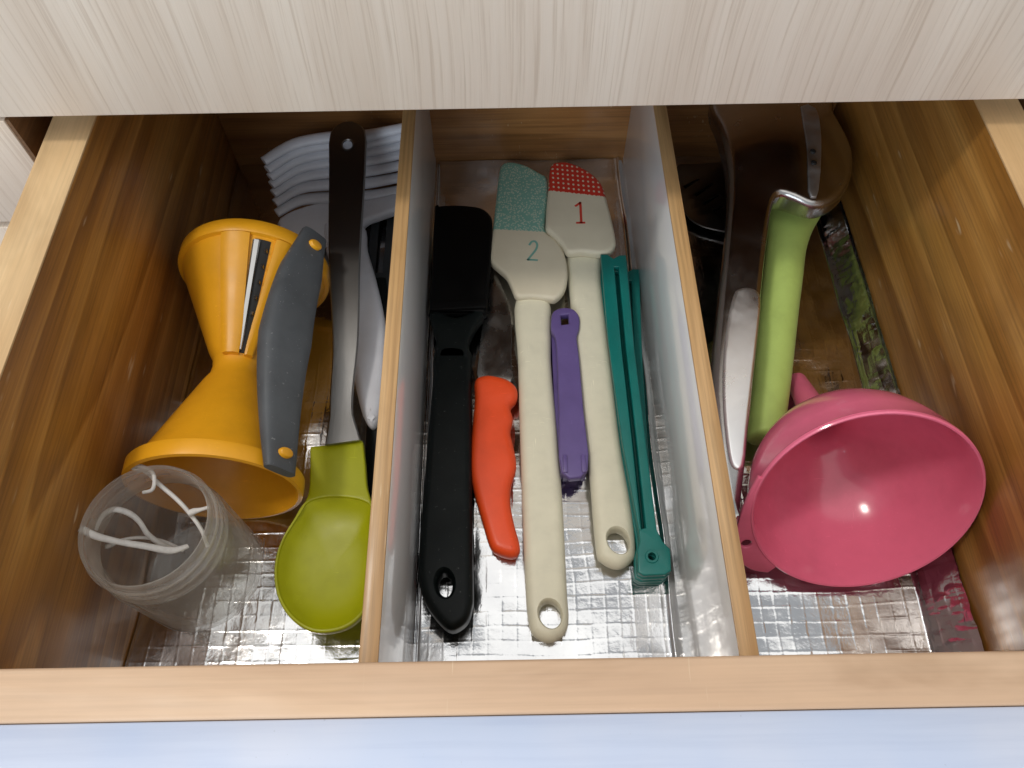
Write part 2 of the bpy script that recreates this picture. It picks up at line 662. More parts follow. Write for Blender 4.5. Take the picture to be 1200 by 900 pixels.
def printed(name, base, kind, y_edge, tilt, pcol):
    """silicone head printed beyond a scalloped line (object coordinates, metres)"""
    mt, nt, b = new_mat(name)
    v = coords(nt)
    sep = N(nt, 'ShaderNodeSeparateXYZ')
    nt.links.new(v, sep.inputs[0])

    def mth(op, a, q=None):
        n = N(nt, 'ShaderNodeMath', operation=op)
        for i, val in enumerate((a, q)):
            if val is None:
                continue
            if hasattr(val, 'links'):
                nt.links.new(val, n.inputs[i])
            else:
                n.inputs[i].default_value = val
        return n.outputs[0]
    X, Y = sep.outputs['X'], sep.outputs['Y']
    sc = mth('ABSOLUTE', mth('SINE', mth('MULTIPLY', X, math.pi / .0026)))
    edge = mth('ADD', mth('MULTIPLY', X, tilt), y_edge)
    yy = mth('ADD', mth('SUBTRACT', Y, edge), mth('MULTIPLY', sc, .0006))
    inside = mth('GREATER_THAN', yy, 0.0)
    if kind == 'dots':
        p = .00335
        fx = mth('SUBTRACT', mth('FRACT', mth('DIVIDE', X, p)), .5)
        fy = mth('SUBTRACT', mth('FRACT', mth('DIVIDE', mth('SUBTRACT', Y, mth('MULTIPLY', X, tilt)), p * 1.25)), .5)
        r2 = mth('ADD', mth('MULTIPLY', fx, fx), mth('MULTIPLY', fy, fy))
        dot = mth('LESS_THAN', r2, .045)
        pc = mix(nt, dot, pcol, base)
    else:
        vo = N(nt, 'ShaderNodeTexVoronoi')
        vo.inputs['Scale'].default_value = 780
        nt.links.new(coords(nt, (1, .8, 1)), vo.inputs['Vector'])
        d = ramp(nt, vo.outputs['Distance'], [(.34, (1, 1, 1)), (.46, (0, 0, 0))])
        pc = mix(nt, mix(nt, .75, (0, 0, 0), d), pcol, (.60, .66, .54))
    c = mix(nt, inside, base, pc)
    f = noise(nt, v, 50, 4)
    c = mix(nt, .5, c, ramp(nt, f, [(.3, (.86, .85, .83)), (.65, (1, 1, 1))]), 'MULTIPLY')
    nt.links.new(c, b.inputs['Base Color'])
    b.inputs['Roughness'].default_value = .5
    bump(nt, b, noise(nt, v, 700, 2), .05, .0004)
    return mt


# ------------------------------------------------------------------ drawer
XL, XR, YF, YB, HW = -0.195, 0.222, 0.0455, 0.418, 0.15
dr = thing('drawer', (0.0135, 0.23, -0.02),
           'open varnished wooden drawer split into three bays by two white dividers', 'drawer')
box('side_panel', XL - .020, XL, YF, YB + .015, -.02, HW - .0012, M['wall_l'], dr, .0008)
box('side_rail', XL - .0202, XL + .0003, YF + .0002, YB + .0152, HW - .0012, HW, M['rim'], dr, .0004)
box('side_panel', XR, XR + .020, YF, YB + .015, -.02, HW - .0012, M['wall_r'], dr, .0008)
box('side_rail', XR - .0003, XR + .0202, YF + .0002, YB + .0152, HW - .0012, HW, M['rim'], dr, .0004)
box('back_panel', XL, XR, YB, YB + .015, -.02, HW - .012, M['wall_b'], dr, .0008)
box('front_board', -.32, .34, YF - .0158, YF, -.02, HW, M['rim_f'], dr, .0012, 3)
box('bottom_panel', XL, XR, YF, YB, -.014, -.004, M['under'], dr)
box('drawer_front', -.34, .36, YF - .0345, YF - .016, -.03, HW - .0012, M['band'], dr, .0007)


def divider(x0, x1, label):
    d = box('divider', x0, x1, YF, YB, -.0035, .0985, M['white'], dr, .0004)
    d["label"] = label
    box('edge_strip', x0 - .0001, x1 + .0001, YF + .0002, YB - .0002, .0985, .1, M['edge'], d, .0004)
    return d


divider(-.0592, -.0520, 'left white divider with a bare wood top edge')
divider(.0833, .0905, 'right white divider with a bare wood top edge')

# ------------------------------------------------------------------ cabinet round it
up = thing('drawer', (0.0, .294, .1655), 'closed upper drawer with a pale wood-grain laminate front', 'drawer')
box('drawer_front', -.55, .55, .2765, .2945, .1655, .36, M['lam'], up, .0008)
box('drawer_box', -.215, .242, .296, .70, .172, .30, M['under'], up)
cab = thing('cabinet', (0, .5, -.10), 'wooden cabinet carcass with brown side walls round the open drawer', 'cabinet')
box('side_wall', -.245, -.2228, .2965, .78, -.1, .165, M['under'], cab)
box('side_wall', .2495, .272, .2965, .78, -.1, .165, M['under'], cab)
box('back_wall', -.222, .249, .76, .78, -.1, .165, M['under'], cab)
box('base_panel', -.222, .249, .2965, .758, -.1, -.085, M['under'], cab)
box('edge_board', -.2244, -.2226, .2772, .2963, -.1, .1638, M['under'], cab)
nb = thing('kitchen_unit', (-.39, .287, .0985), 'pale wood-grain cabinet front left of the drawer, above the gap', 'cabinet front')
box('door_panel', -.56, -.2246, .2765, .2945, .0985, .1636, M['lam'], nb, .0008)
nb2 = thing('kitchen_unit', (-.39, .287, -.1), 'pale wood-grain cabinet front left of the drawer, below the gap', 'cabinet front')
box('door_panel', -.56, -.2246, .2765, .2945, -.1, .0945, M['lam'], nb2, .0008)

# ------------------------------------------------------------------ foil liner
def vnoise(nx, ny, cells, seed):
    r = np.random.default_rng(seed)
    gx, gy = cells
    g = r.normal(size=(gx + 3, gy + 3))
    x = np.linspace(0, gx, nx)
    y = np.linspace(0, gy, ny)
    xi, yi = x.astype(int), y.astype(int)
    fx, fy = x - xi, y - yi
    fx = fx * fx * (3 - 2 * fx)
    fy = fy * fy * (3 - 2 * fy)
    a = g[np.ix_(xi, yi)]
    b_ = g[np.ix_(xi + 1, yi)]
    c_ = g[np.ix_(xi, yi + 1)]
    d_ = g[np.ix_(xi + 1, yi + 1)]
    return ((a * (1 - fx[:, None]) + b_ * fx[:, None]) * (1 - fy[None]) +
            (c_ * (1 - fx[:, None]) + d_ * fx[:, None]) * fy[None])


def foil():
    pitch = .0074
    xs0, xs1 = XL + .0005, XR - .0005
    extra = .013
    nx, ny = 820, 700
    S = np.linspace(xs0, xs1 + extra, nx)          # arc length across the sheet
    Y = np.linspace(YF + .0005, YB - .0005, ny)
    s, y = np.meshgrid(S, Y, indexing='ij')
    wob = vnoise(nx, ny, (14, 12), 1) * .0007
    wob2 = vnoise(nx, ny, (12, 14), 2) * .0007
    u = (s + wob) / pitch
    v = (y + wob2) / pitch
    fu, fv = np.abs(u - np.round(u)), np.abs(v - np.round(v))
    iu, iv = np.round(u - .5).astype(int), np.round(v - .5).astype(int)
    iu -= iu.min()
    iv -= iv.min()
    r = np.random.default_rng(5)
    ta = r.normal(size=(iu.max() + 1, iv.max() + 1)) * .007
    tb = r.normal(size=(iu.max() + 1, iv.max() + 1)) * .007
    du, dv = (u - np.floor(u) - .5) * pitch, (v - np.floor(v) - .5) * pitch
    z = (ta[iu, iv] * du + tb[iu, iv] * dv) * np.interp(y, [.16, .30], [1, .35])
    amp = np.interp(y, [.16, .30], [1, .3])
    z += amp * .00011 * np.exp(-(fu / .05) ** 2) * (.5 + .5 * np.clip(vnoise(nx, ny, (50, 40), 3) + .6, 0, 1.6))
    z += amp * .00011 * np.exp(-(fv / .05) ** 2) * (.5 + .5 * np.clip(vnoise(nx, ny, (40, 50), 4) + .6, 0, 1.6))
    z += vnoise(nx, ny, (16, 14), 6) * .00075 + vnoise(nx, ny, (36, 32), 7) * .00020
    z += .0016 * np.exp(-((s - .0795 - .0006 * np.sin(y * 60)) / .0013) ** 2)      # folds beside the dividers
    z -= .0016 * np.exp(-((s + .0508) / .0010) ** 2)
    # turn-up along the right wall, taller towards the front
    x = s.copy()
    bend = xs1 - .0125 - .003 * np.clip((.25 - y) / .2, 0, 1)
    t = np.clip(s - bend, 0, None)
    ang = np.clip(t / .006, 0, 1) * R_(70)
    climb = np.clip(.66 + (.20 - y) * 1.0, .66, .80)
    x = np.where(t > 0, bend + t * (1 - .62 * climb), s)
    x = np.minimum(x, XR - .0007)
    z = z + np.where(t > 0, t * climb * .95, 0) + np.where(t > .001, vnoise(nx, ny, (60, 70), 9) * .00015, 0)
    x = x - np.where(t > .003, np.abs(vnoise(nx, ny, (60, 90), 10)) * .0002, 0)
    # left cut edge curls a little
    tl = np.clip(xs0 + .004 - s, 0, None)
    z = z + tl * .04
    idx = np.arange(nx * ny).reshape(nx, ny)
    f = np.stack([idx[:-1, :-1], idx[1:, :-1], idx[1:, 1:], idx[:-1, 1:]], -1).reshape(-1, 4)
    co = np.stack([x - .0135, y - .23, z], -1).reshape(-1, 3)
    me = bpy.data.meshes.new('foil_liner')
    me.vertices.add(len(co))
    me.vertices.foreach_set('co', co.ravel())
    me.loops.add(f.size)
    me.loops.foreach_set('vertex_index', f.ravel())
    me.polygons.add(len(f))
    me.polygons.foreach_set('loop_start', np.arange(0, f.size, 4))
    me.polygons.foreach_set('loop_total', np.full(len(f), 4))
    me.update(calc_edges=True)
    me.validate()
    o = link('foil_liner', me, M['foil'], None, None)
    o.location = (.0135, .23, .0)
    o["label"] = 'silver woven foil liner covering the drawer bottom'
    o["category"] = 'drawer liner'


foil()

# ------------------------------------------------------------------ spiral slicer (yellow hourglass)
def slicer():
    cxx, y0, rr, L = -.1488, .1477, .0428, .141
    t = thing('spiral_slicer', (cxx, .218, 0), 'yellow hourglass spiral vegetable slicer with a dark grey side grip', 'vegetable slicer')
    base = (cxx, y0, rr + .0008)
    w = .0018
    prof = [(.0405, .000), (.0425, .0004), (.0428, .0015), (.0428, .0078), (.0424, .0084), (.0395, .0086),
            (.037, .013), (.0165, .0585), (.0135, .064), (.0128, .069), (.0135, .074), (.0165, .079),
            (.0385, .128), (.0395, .1318), (.0418, .1322), (.0424, .133), (.0424, .1395), (.042, .1405), (.0400, .141),
            (.0395, .134), (.0365, .128), (.0145, .079), (.0115, .0735), (.0108, .069), (.0115, .0645), (.0145, .059), (.035, .0135),
            (.0385, .008), (.0392, .003), (.0405, .000)]
    lathe('body', base, (0, 1, 0), prof, M['yellow'], t, 72)
    a, u, wv = frame_of((0, 1, 0))     # u = +x, wv = +z

    def pt(phi, r, d):
        return Vector(base) + a * d + (Vector((1, 0, 0)) * math.cos(phi) + Vector((0, 0, 1)) * math.sin(phi)) * r

    def cone_r(d):
        return np.interp(d, [.064, .074, .079, .128, .132], [.0135, .0135, .0165, .0385, .0395])
    # raised blade housing along the rear cone, left and right of the slot
    def strip(name, p0, p1, d0, d1, lift, mat, n=9):
        r0 = []
        for i in range(n):
            d = d0 + (d1 - d0) * i / (n - 1)
            r = cone_r(d) * 1.0
            k = .0395 / max(cone_r(d), .001)
            q = []
            m_ = 5
            ps = [p0 + (p1 - p0) * j / m_ for j in range(m_ + 1)]
            mid = (p0 + p1) / 2
            sc = .45 + .55 * (k if k < 2.2 else 2.2) / 1.6
            for j, ph in enumerate(ps):
                ph = mid + (ph - mid) * sc
                q.append(pt(ph, r + (lift if 0 < j < m_ else lift * .75), d))
            for ph in reversed(ps):
                ph = mid + (ph - mid) * sc
                q.append(pt(ph, r - .003, d))
            r0.append(q)
        return rings(name, r0, mat, t, angle=30)
    strip('blade_housing', R_(101), R_(74), .0715, .1315, .0030, M['yellow'])
    strip('blade_housing', R_(59), R_(44), .0715, .1315, .0024, M['yellow'])
    strip('blade_slot', R_(74), R_(59), .073, .130, .0004, M['hole'])
    strip('blade', R_(75), R_(68), .074, .1285, .0020, M['blade'])
    for i in range(5):
        d = .092 + i * .008
        bb = pt(R_(63), cone_r(d) + .0014, d)
        box('tooth', bb.x - .0006, bb.x + .0006, bb.y - .001, bb.y + .001, bb.z - .0012, bb.z + .0008, M['blade'], t)
    # grip along the right of the hourglass
    rr_ = []
    nst = 27
    for i in range(nst):
        q = i / (nst - 1)
        d = -.0015 + q * .1435
        phi = R_(33) + R_(8) * math.sin(math.pi * q)
        rad = .0470 - .0025 * math.sin(math.pi * q)
        hw = np.interp(q, [0, .06, .2, .5, .8, .94, 1], [.0085, .0092, .0108, .0138, .0125, .0090, .0080])
        th = np.interp(q, [0, .1, .5, .9, 1], [.0030, .0042, .0072, .0042, .0030])
        c = pt(phi, rad, d)
        er = (Vector((1, 0, 0)) * math.cos(phi) + Vector((0, 0, 1)) * math.sin(phi))
        et = (Vector((-1, 0, 0)) * math.sin(phi) + Vector((0, 0, 1)) * math.cos(phi))
        ring = []
        for j in range(20):
            an = 2 * math.pi * j / 20
            ca, sa = math.cos(an), math.sin(an)
            ex = math.copysign(abs(ca) ** .55, ca)
            ez = math.copysign(abs(sa) ** .6, sa)
            ring.append(c + et * hw * ex + er * th * ez)
        rr_.append(ring)
    g = rings('grip', rr_, M['grey'], t, angle=50)
    for q, ln in ((.055, .0040), (.93, .0042)):
        d = -.0015 + q * .1435
        phi = R_(33) + R_(8) * math.sin(math.pi * q)
        er = (Vector((1, 0, 0)) * math.cos(phi) + Vector((0, 0, 1)) * math.sin(phi))
        et = (Vector((-1, 0, 0)) * math.sin(phi) + Vector((0, 0, 1)) * math.cos(phi))
        c = pt(phi, .0470, d)
        rg = []
        for k_, (s_, h_) in enumerate(((1, .000), (1, .0046), (.85, .0054), (.4, .0058))):
            rg.append([c + et * ln * .95 * s_ * math.cos(an) + Vector((0, 1, 0)) * ln * .62 * s_ * math.sin(an) + er * h_
                       for an in [2 * math.pi * j / 16 for j in range(16)]])
        rings('rivet', rg, M['yellow'], t)
    return t


slicer()

# ------------------------------------------------------------------ clear jar and its cords
def jar():
    c = Vector((-.1632, .1185, .0012))
    t = thing('plastic_jar', c, 'open clear plastic jar standing in the front left corner holding white cords', 'jar')
    body = [(.0005, .002), (.024, .002), (.0285, .0035), (.0292, .006), (.0292, .052), (.0288, .0545), (.0284, .0555), (.0304, .0555), (.0308, .0545), (.0312, .0520),
            (.0312, .0050), (.0300, .0012), (.0285, .0), (.0005, .0)]
    lathe('jar_wall', c, (0, 0, 1), body, M['clear'], t, 72, 50)
    neck = [(.0284, .0557), (.0268, .0585), (.0268, .0735), (.0272, .0755), (.0280, .0762), (.0285, .0755), (.0285, .0710), (.0300, .0702), (.0300, .0688),
            (.0284, .0680), (.0284, .0642), (.0298, .0634), (.0298, .0620), (.0284, .0612), (.0286, .0590), (.0303, .0560), (.0302, .0557), (.0284, .0557)]
    lathe('jar_neck', c, (0, 0, 1), neck, M['frost'], t, 72, 50)
    return c


jc = jar()


def cord(pts, rad, label, flat=1.0):
    """pts: (px, py, height)"""
    w = [at(x, y, z) for x, y, z in pts]
    b = Vector(w[len(w) // 2])
    o = tube('white_cord', [p - b for p in w], rad, M['cord'], None, 10, flat, 6)
    o.location = b
    o["label"] = label
    o["category"] = 'cord'
    o["group"] = 'white cords in the jar'
    return o


cord([(168, 577, .066), (179, 573, .068), (180, 556, .070), (168, 547, .071), (153, 546, .070), (158, 549, .068), (172, 553, .067), (186, 567, .065), (206, 584, .060),
      (221, 600, .056), (236, 621, .050), (243, 640, .042)], [.0011, .0012, .0013, .0014, .0014, .0013, .0012],
     'white cord looped at its top near the back rim of the jar')
cord([(94, 619, .0735), (112, 628, .068), (140, 635, .060), (170, 640, .054), (200, 645, .047), (220, 640, .042)],
     [.0021, .0022, .0019, .0021, .0024, .0015], 'thick flat white cord reaching over the left rim of the jar', .6)
cord([(112, 621, .058), (120, 605, .060), (133, 597, .061), (150, 601, .058), (163, 611, .053), (174, 627, .046), (190, 638, .038), (205, 644, .03)],
     [.0015, .0018, .0019, .0016, .0018, .0015], 'arched white cord bowing up in the left half of the jar', .7)
cord([(115, 641, .046), (127, 640, .045), (143, 633, .042), (165, 630, .038), (190, 634, .032), (215, 645, .024)],
     [.0018, .0012, .0011, .0013], 'short white cord end lying lowest in the jar')
ko = cord([(221, 602, .0575), (228, 599, .0575), (236, 597, .0575), (246, 594, .058)], [.0022, .0020, .0012, .0011],
          'knotted white cord end at the right inside of the jar')

# ------------------------------------------------------------------ black turner under the white server
def turner():
    t = thing('slotted_turner', (-.078, .25, 0), 'black plastic turner lying beneath the white ribbed server beside the left divider', 'turner')
    o = [(-.106, .300), (-.062, .296), (-.0612, .345), (-.064, .372), (-.104, .374), (-.108, .345)]
    slots = [[(-.098 + i * .0105, .312), (-.093 + i * .0105, .312), (-.093 + i * .0105, .362), (-.098 + i * .0105, .362)] for i in range(3)]
    plate('blade', [smooth(o, 3)] + slots, .004, .007, .0008, M['grey_dark'], t)
    tube('handle', [(-.084, .306, .006), (-.080, .26, .009), (-.0765, .20, .008), (-.0745, .150, .0075), (-.0735, .135, .0075)],
         [.005, .006, .0075, .008, .007], M['black_h'], t, 12, .6)


turner()

# ------------------------------------------------------------------ white ribbed server
def server():
    t = thing('ribbed_server', (-.11, .3, 0), 'white plastic server with a fan-shaped ribbed head at the back left', 'serving spoon')
    left = [(309, 189), (313, 199), (316, 208), (318, 217), (320, 227), (322, 238), (324, 250)]
    mid = [(388, 161), (388, 169), (388, 179), (388, 190), (388, 202), (388, 216), (388, 232)]
    right = [(473, 150), (473, 159), (473, 169), (473, 180), (473, 193), (473, 207), (473, 222)]
    n = len(left)
    for i in range(n):
        z = .048 - i * .0052
        pts = [at(*left[i], z), at((left[i][0] + 388) / 2 - 4, (left[i][1] + mid[i][1]) / 2 - 6, z + .001), at(*mid[i], z + .001),
               at(430, (mid[i][1] + right[i][1]) / 2 + 3, z - .001), at(*right[i], z)]
        pts = [Vector((min(p.x, -.0612), min(p.y, YB - .007), p.z)) for p in pts]
        tube('rib', pts, [.0034, .0042, .0045, .0043, .0038], M['whitep'], t, 14, .72, 6)
    z = .016
    o = pxl([(325, 262), (345, 247), (388, 236), (430, 235), (472, 226), (472, 243), (445, 254), (428, 262), (418, 285), (380, 285), (372, 279), (345, 278)], z)
    plate('shoulder', [smooth(o, 3)], .010, .018, .003, M['whitep'], t)
    o2 = [(378, 262), (424, 262), (430, 290), (440, 325), (450, 372), (452, 420), (449, 465), (443, 490), (436, 499), (428, 492), (420, 470), (410, 420), (392, 330)]
    plate('handle', [smooth(pxl(o2, .018), 4)], .0085, .0195, .0052, M['whitep'], t, 5)


server()

# ------------------------------------------------------------------ lime spoon with a steel handle
def lime_spoon():
    t = thing('serving_spoon', (-.09, .2, 0), 'lime green silicone spoon with a long steel handle and hanging hole', 'spoon')
    z = .026
    # bowl: rim outline lifted to z, floor sunk in the middle
    out_px = [(361, 583), (344, 606), (328, 634), (321, 664), (324, 696), (338, 722), (360, 738), (384, 741), (410, 733), (430, 712), (441, 680),
              (443, 645), (439, 610), (434, 585), (397, 577)]
    rim = smooth([at(x, y, z) for x, y in out_px], 5)
    c = sum((Vector(p) for p in rim), Vector()) / len(rim)
    inner = [Vector((c.x + (p.x - c.x) * .935, c.y + (p.y - c.y) * .935, z)) for p in rim]
    edge_px = [(363, 556), (361, 578), (352, 597), (341, 614), (328, 636), (321, 664), (324, 696), (338, 722), (360, 738), (384, 741), (410, 733), (430, 712),
               (441, 680), (443, 645), (441, 612), (436, 590), (430, 570), (428, 545)]
    outline = [p.xy for p in smooth([at(x, y, z) for x, y in edge_px], 4, closed=False)]
    outline += [at(x, y, z).xy for x, y in ((425.3, 518), (424, 515.6), (421.5, 515.3), (394, 520), (366, 522.7), (364, 523.4), (363, 526))]
    plate('head_rim', [outline, [p.xy for p in inner]], z - .0055, z, .0010, M['lime'], t, 3)
    rr = []
    for s, dz in ((1.006, -.0010), (.97, -.0020), (.90, -.0042), (.80, -.0066), (.62, -.0086), (.4, -.0096), (.001, -.0100),
                  (.001, -.0236), (.4, -.0222), (.7, -.0180), (.88, -.0125), (1.0, -.0054)):
        rr.append([Vector((c.x + (p.x - c.x) * s, c.y + (p.y - c.y) * s, z + dz)) for p in inner])
    rings('bowl', rr, M['lime'], t, caps=False, angle=60)
    # handle: a flat steel bar rising to the back
    pth = [((402, 519), .0290), ((400, 470), .0310), ((405, 400), .037), ((404, 300), .047), ((407, 210), .056), ((408, 144), .062)]
    ctr = smooth([at(p[0], p[1], z_) for p, z_ in pth], 6, closed=False)
    wpx = [(0, .0095), (.08, .0062), (.2, .0066), (.4, .0082), (.7, .0105), (.93, .0118), (.965, .0108), (.985, .0085), (1, .0035)]
    ln = [0]
    for i in range(1, len(ctr)):
        ln.append(ln[-1] + (ctr[i] - ctr[i - 1]).length)
    tot = ln[-1]
    rg = []
    stations = sorted(set([i / 40 for i in range(41)] + [.965, .98, .99, .995]))
    for s_ in stations:
        i = np.searchsorted(ln, s_ * tot)
        i = min(max(i, 1), len(ctr) - 1)
        f_ = (s_ * tot - ln[i - 1]) / (ln[i] - ln[i - 1])
        p = ctr[i - 1].lerp(ctr[i], f_)
        tan = (ctr[i] - ctr[i - 1]).normalized()
        sd = tan.cross(Vector((0, 0, 1))).normalized()
        nn = sd.cross(tan)
        h = np.interp(s_, [a_ for a_, _ in wpx], [b_ for _, b_ in wpx])
        q = [(-h, -.0004), (-h, .0005), (-h + .0008, .0011), (h - .0008, .0011), (h, .0005), (h, -.0004), (h - .0008, -.0010), (-h + .0008, -.0010)]
        rg.append([p + sd * a_ + nn * b_ for a_, b_ in q])
    hd = rings('handle', rg, M['steel'], t, angle=30)
    # hanging hole
    hc = at(408, 172, .0592)
    i = int(np.searchsorted(ln, .93 * tot))
    tan = (ctr[-1] - ctr[-6]).normalized()
    sd = tan.cross(Vector((0, 0, 1))).normalized()
    nn = sd.cross(tan)
    best = min(ctr, key=lambda q: abs(q.y - hc.y))
    hc = Vector((hc.x, hc.y, best.z)) + nn * .0001
    ringv = []
    for r_, h_ in ((.0042, .0016), (.0036, .0019), (.0030, .0014), (.0029, -.0002)):
        ringv.append([hc + sd * r_ * math.cos(a_) + tan * r_ * 1.1 * math.sin(a_) + nn * h_ for a_ in [2 * math.pi * j / 24 for j in range(24)]])
    rings('hole_rim', ringv, M['steel'], t, caps=False)
    rings('hanging_hole', [[hc + sd * .0029 * math.cos(a_) * s_ + tan * .0032 * math.sin(a_) * s_ + nn * .0012 for a_ in [2 * math.pi * j / 24 for j in range(24)]] for s_ in (1, .1)],
          M['whitep'], t)


lime_spoon()

# ------------------------------------------------------------------ black spatula
def black_spatula():
    t = thing('spatula', (-.033, .23, 0), 'black silicone spatula with a square head along the left of the middle bay', 'spatula')
    head = [(509, 246), (512, 240), (540, 239), (563, 242), (574, 250), (577, 262), (575, 310), (571, 354), (569, 366), (552, 366), (506, 366), (503, 360), (506, 310)]
    plate('head', [smooth(pxl(head, .017), 3)], .009, .017, .0028, M['black'], t)
    plate('head_collar', [pxl([(504, 352), (571, 350), (570, 360), (504, 363)], .019)], .0075, .019, .0012, M['black'], t)
    nk = pxl([(504, 358), (568, 358), (566, 368), (556, 382), (549, 396), (549, 420), (509, 420), (511, 396), (506, 382), (503, 370)], .0165)
    gap = smooth(pxl([(518, 362), (552, 362), (546, 368), (534, 371), (523, 368)], .0165), 2)
    plate('neck', [nk, gap], .0065, .0165, .002, M['black_h'], t)
    h = [(511, 405), (549, 405), (551, 440), (552, 500), (553, 620), (554, 690), (553, 708), (546, 727), (528, 737), (511, 724), (495, 699), (489, 670), (491, 630), (498, 540), (506, 450)]
    hz = .0165
    hl = smooth(pxl(h, hz), 4)
    hc = at(521, 683, hz).xy
    hd = plate('handle', [hl], .0010, hz, .0045, M['black_h'], t, 6)
    cut_hole(hd, hc, .0036, .0062, R_(8), .0010, hz, .0020)


black_spatula()

# ------------------------------------------------------------------ orange paring knife
def knife():
    t = thing('paring_knife', (-.008, .19, 0), 'paring knife with an orange contoured handle and steel blade', 'knife')
    h = [(556, 444), (568, 438), (582, 439), (597, 444), (606, 454), (605, 466), (598, 475), (601, 488), (598, 504), (602, 522), (605, 544), (599, 566), (598, 588),
         (603, 614), (609, 636), (608, 646), (600, 651), (584, 647), (574, 638), (564, 606), (555, 574), (550, 544), (553, 500), (556, 466)]
    plate('handle', [smooth(pxl(h, .0125), 3)], .0012, .0135, .0048, M['orange'], t, 5)
    bl = [(562, 446), (598, 448), (599, 420), (600, 390), (597, 360), (589, 338), (580, 322), (571, 350), (564, 390), (561, 420)]
    plate('blade', [smooth(pxl(bl, .0065), 3)], .0055, .0070, .0004, M['blade'], t, 1)


knife()

# ------------------------------------------------------------------ two cream spatulas
def cream_spatula(label, head, hdl, hole, hz, head_z, mat_head, glyph, gmat, gw):
    base = at(hdl[0][0], hdl[0][1], 0)
    base = Vector((base.x, base.y, 0))
    t = thing('spatula', base, label, 'spatula', 'cream silicone spatulas')
    hb = mat_head(base)
    plate('head', [smooth(pxl(head, head_z), 3)], head_z - .0075, head_z, .0026, hb, t, 4)
    hl = smooth(pxl(hdl, hz), 4)
    hc, rx, ry, rot = hole
    hd = plate('handle', [hl], .0008, hz, .0056, M['cream_h'], t, 7)
    cut_hole(hd, at(*hc, hz).xy, rx, ry, rot, .0008, hz, .0010)
    st = [smooth([at(x, y, head_z).xy for x, y in s], 5, closed=False) for s in glyph]
    ribbon('numeral', st, gw, head_z + .00012, gmat, t)
    return t


H2 = [(585, 200), (589, 191), (598, 188.5), (615, 192), (632, 201), (641, 207), (642.5, 222), (641, 240), (638.5, 262), (641, 272), (650, 278), (659, 289), (664, 305), (665.5, 322), (662, 338),
      (652, 349), (642, 349), (624, 347), (606, 347), (599, 334), (593, 322), (583, 313), (574, 304), (574, 292), (577, 270), (581, 235)]
L2 = [(605, 344), (643, 344), (646, 420), (653, 500), (660, 590), (665, 690), (667, 722), (662, 741), (644, 751), (625, 742), (619, 724), (616, 690), (612, 590), (609, 500), (607, 420)]
H1 = [(644, 200), (647, 191), (655, 188.5), (667, 189), (684, 196), (698, 206), (707, 218), (712, 236), (717, 255), (722, 280), (720, 289), (712, 295), (700, 296), (682, 294), (666, 295), (659, 286),
      (649, 275), (640, 267), (639.5, 258), (640.5, 240), (643, 215)]
L1 = [(665, 290), (703, 290), (706, 330), (717, 420), (729, 520), (741, 590), (746, 640), (742, 655), (725, 664), (706, 656), (699, 640), (692, 560), (687, 520), (675, 420), (668, 340)]


def mh2(base):
    a, q = at(581, 268, .0155), at(637, 271, .0155)
    tl = (q.y - a.y) / (q.x - a.x)
    return printed('cream_teal_print', (.70, .64, .49), 'fleck', (a.y - base.y) - tl * (a.x - base.x), tl, (.21, .45, .375))


def mh1(base):
    a, q = at(646, 223, .0185), at(709, 230, .0185)
    tl = (q.y - a.y) / (q.x - a.x)
    return printed('cream_red_print', (.70, .64, .49), 'dots', (a.y - base.y) - tl * (a.x - base.x), tl, (.60, .035, .02))


cream_spatula('cream silicone spatula with a teal patterned head tip and numeral 2', H2, L2, ((645, 719), .0054, .0068, R_(15)),
              .0118, .0155, mh2, [[(620.5, 287), (623, 283.5), (627, 283), (629.5, 287), (628, 292.5), (623, 299), (618.5, 304.5)], [(618.5, 304.5), (624, 304.6), (629.5, 305)]], M['tealp'], .0014)
cream_spatula('cream silicone spatula with a red dotted head tip and numeral 1', H1, L1, ((725, 633), .0054, .0068, R_(20)),
              .0118, .0185, mh1, [[(680, 237.5), (680.6, 249), (681.2, 261)], [(674.5, 241.5), (677.5, 239.5), (680, 237.5)], [(676, 261.2), (680, 261.2), (685, 261)]], M['red'], .0016)

# ------------------------------------------------------------------ purple bag clip
def purple_clip():
    t = thing('bag_clip', (.032, .22, 0), 'purple bag clip between the two cream spatula handles', 'bag clip')
    z = .0145
    top = [(646, 372), (649, 364), (660, 360), (672, 362), (679, 371), (679, 385), (676, 395), (679, 420), (684, 480), (689, 550), (658, 553), (655, 480), (653, 420), (651, 396), (646, 386)]
    plate('top_jaw', [smooth(pxl(top, z), 3), pxl([(657, 369), (666, 368), (667, 379), (658, 380)], z)], .0088, z, .0012, M['purple'], t)
    low = [(646, 380), (676, 378), (684, 480), (687, 552), (655, 555), (650, 480)]
    plate('bottom_jaw', [pxl(low, z - .004)], .0012, .0076, .0010, M['purple'], t)
    a = at(673, 541, z)
    for dx in (-.0050, .0050):
        box('catch', a.x + dx - .0012, a.x + dx + .0012, a.y - .0065, a.y + .004, .002, z + .0010, M['purple'], t, .0005)
    box('latch', a.x - .0035, a.x + .0035, a.y - .0050, a.y - .0025, .003, z - .001, M['purple'], t, .0005)


purple_clip()

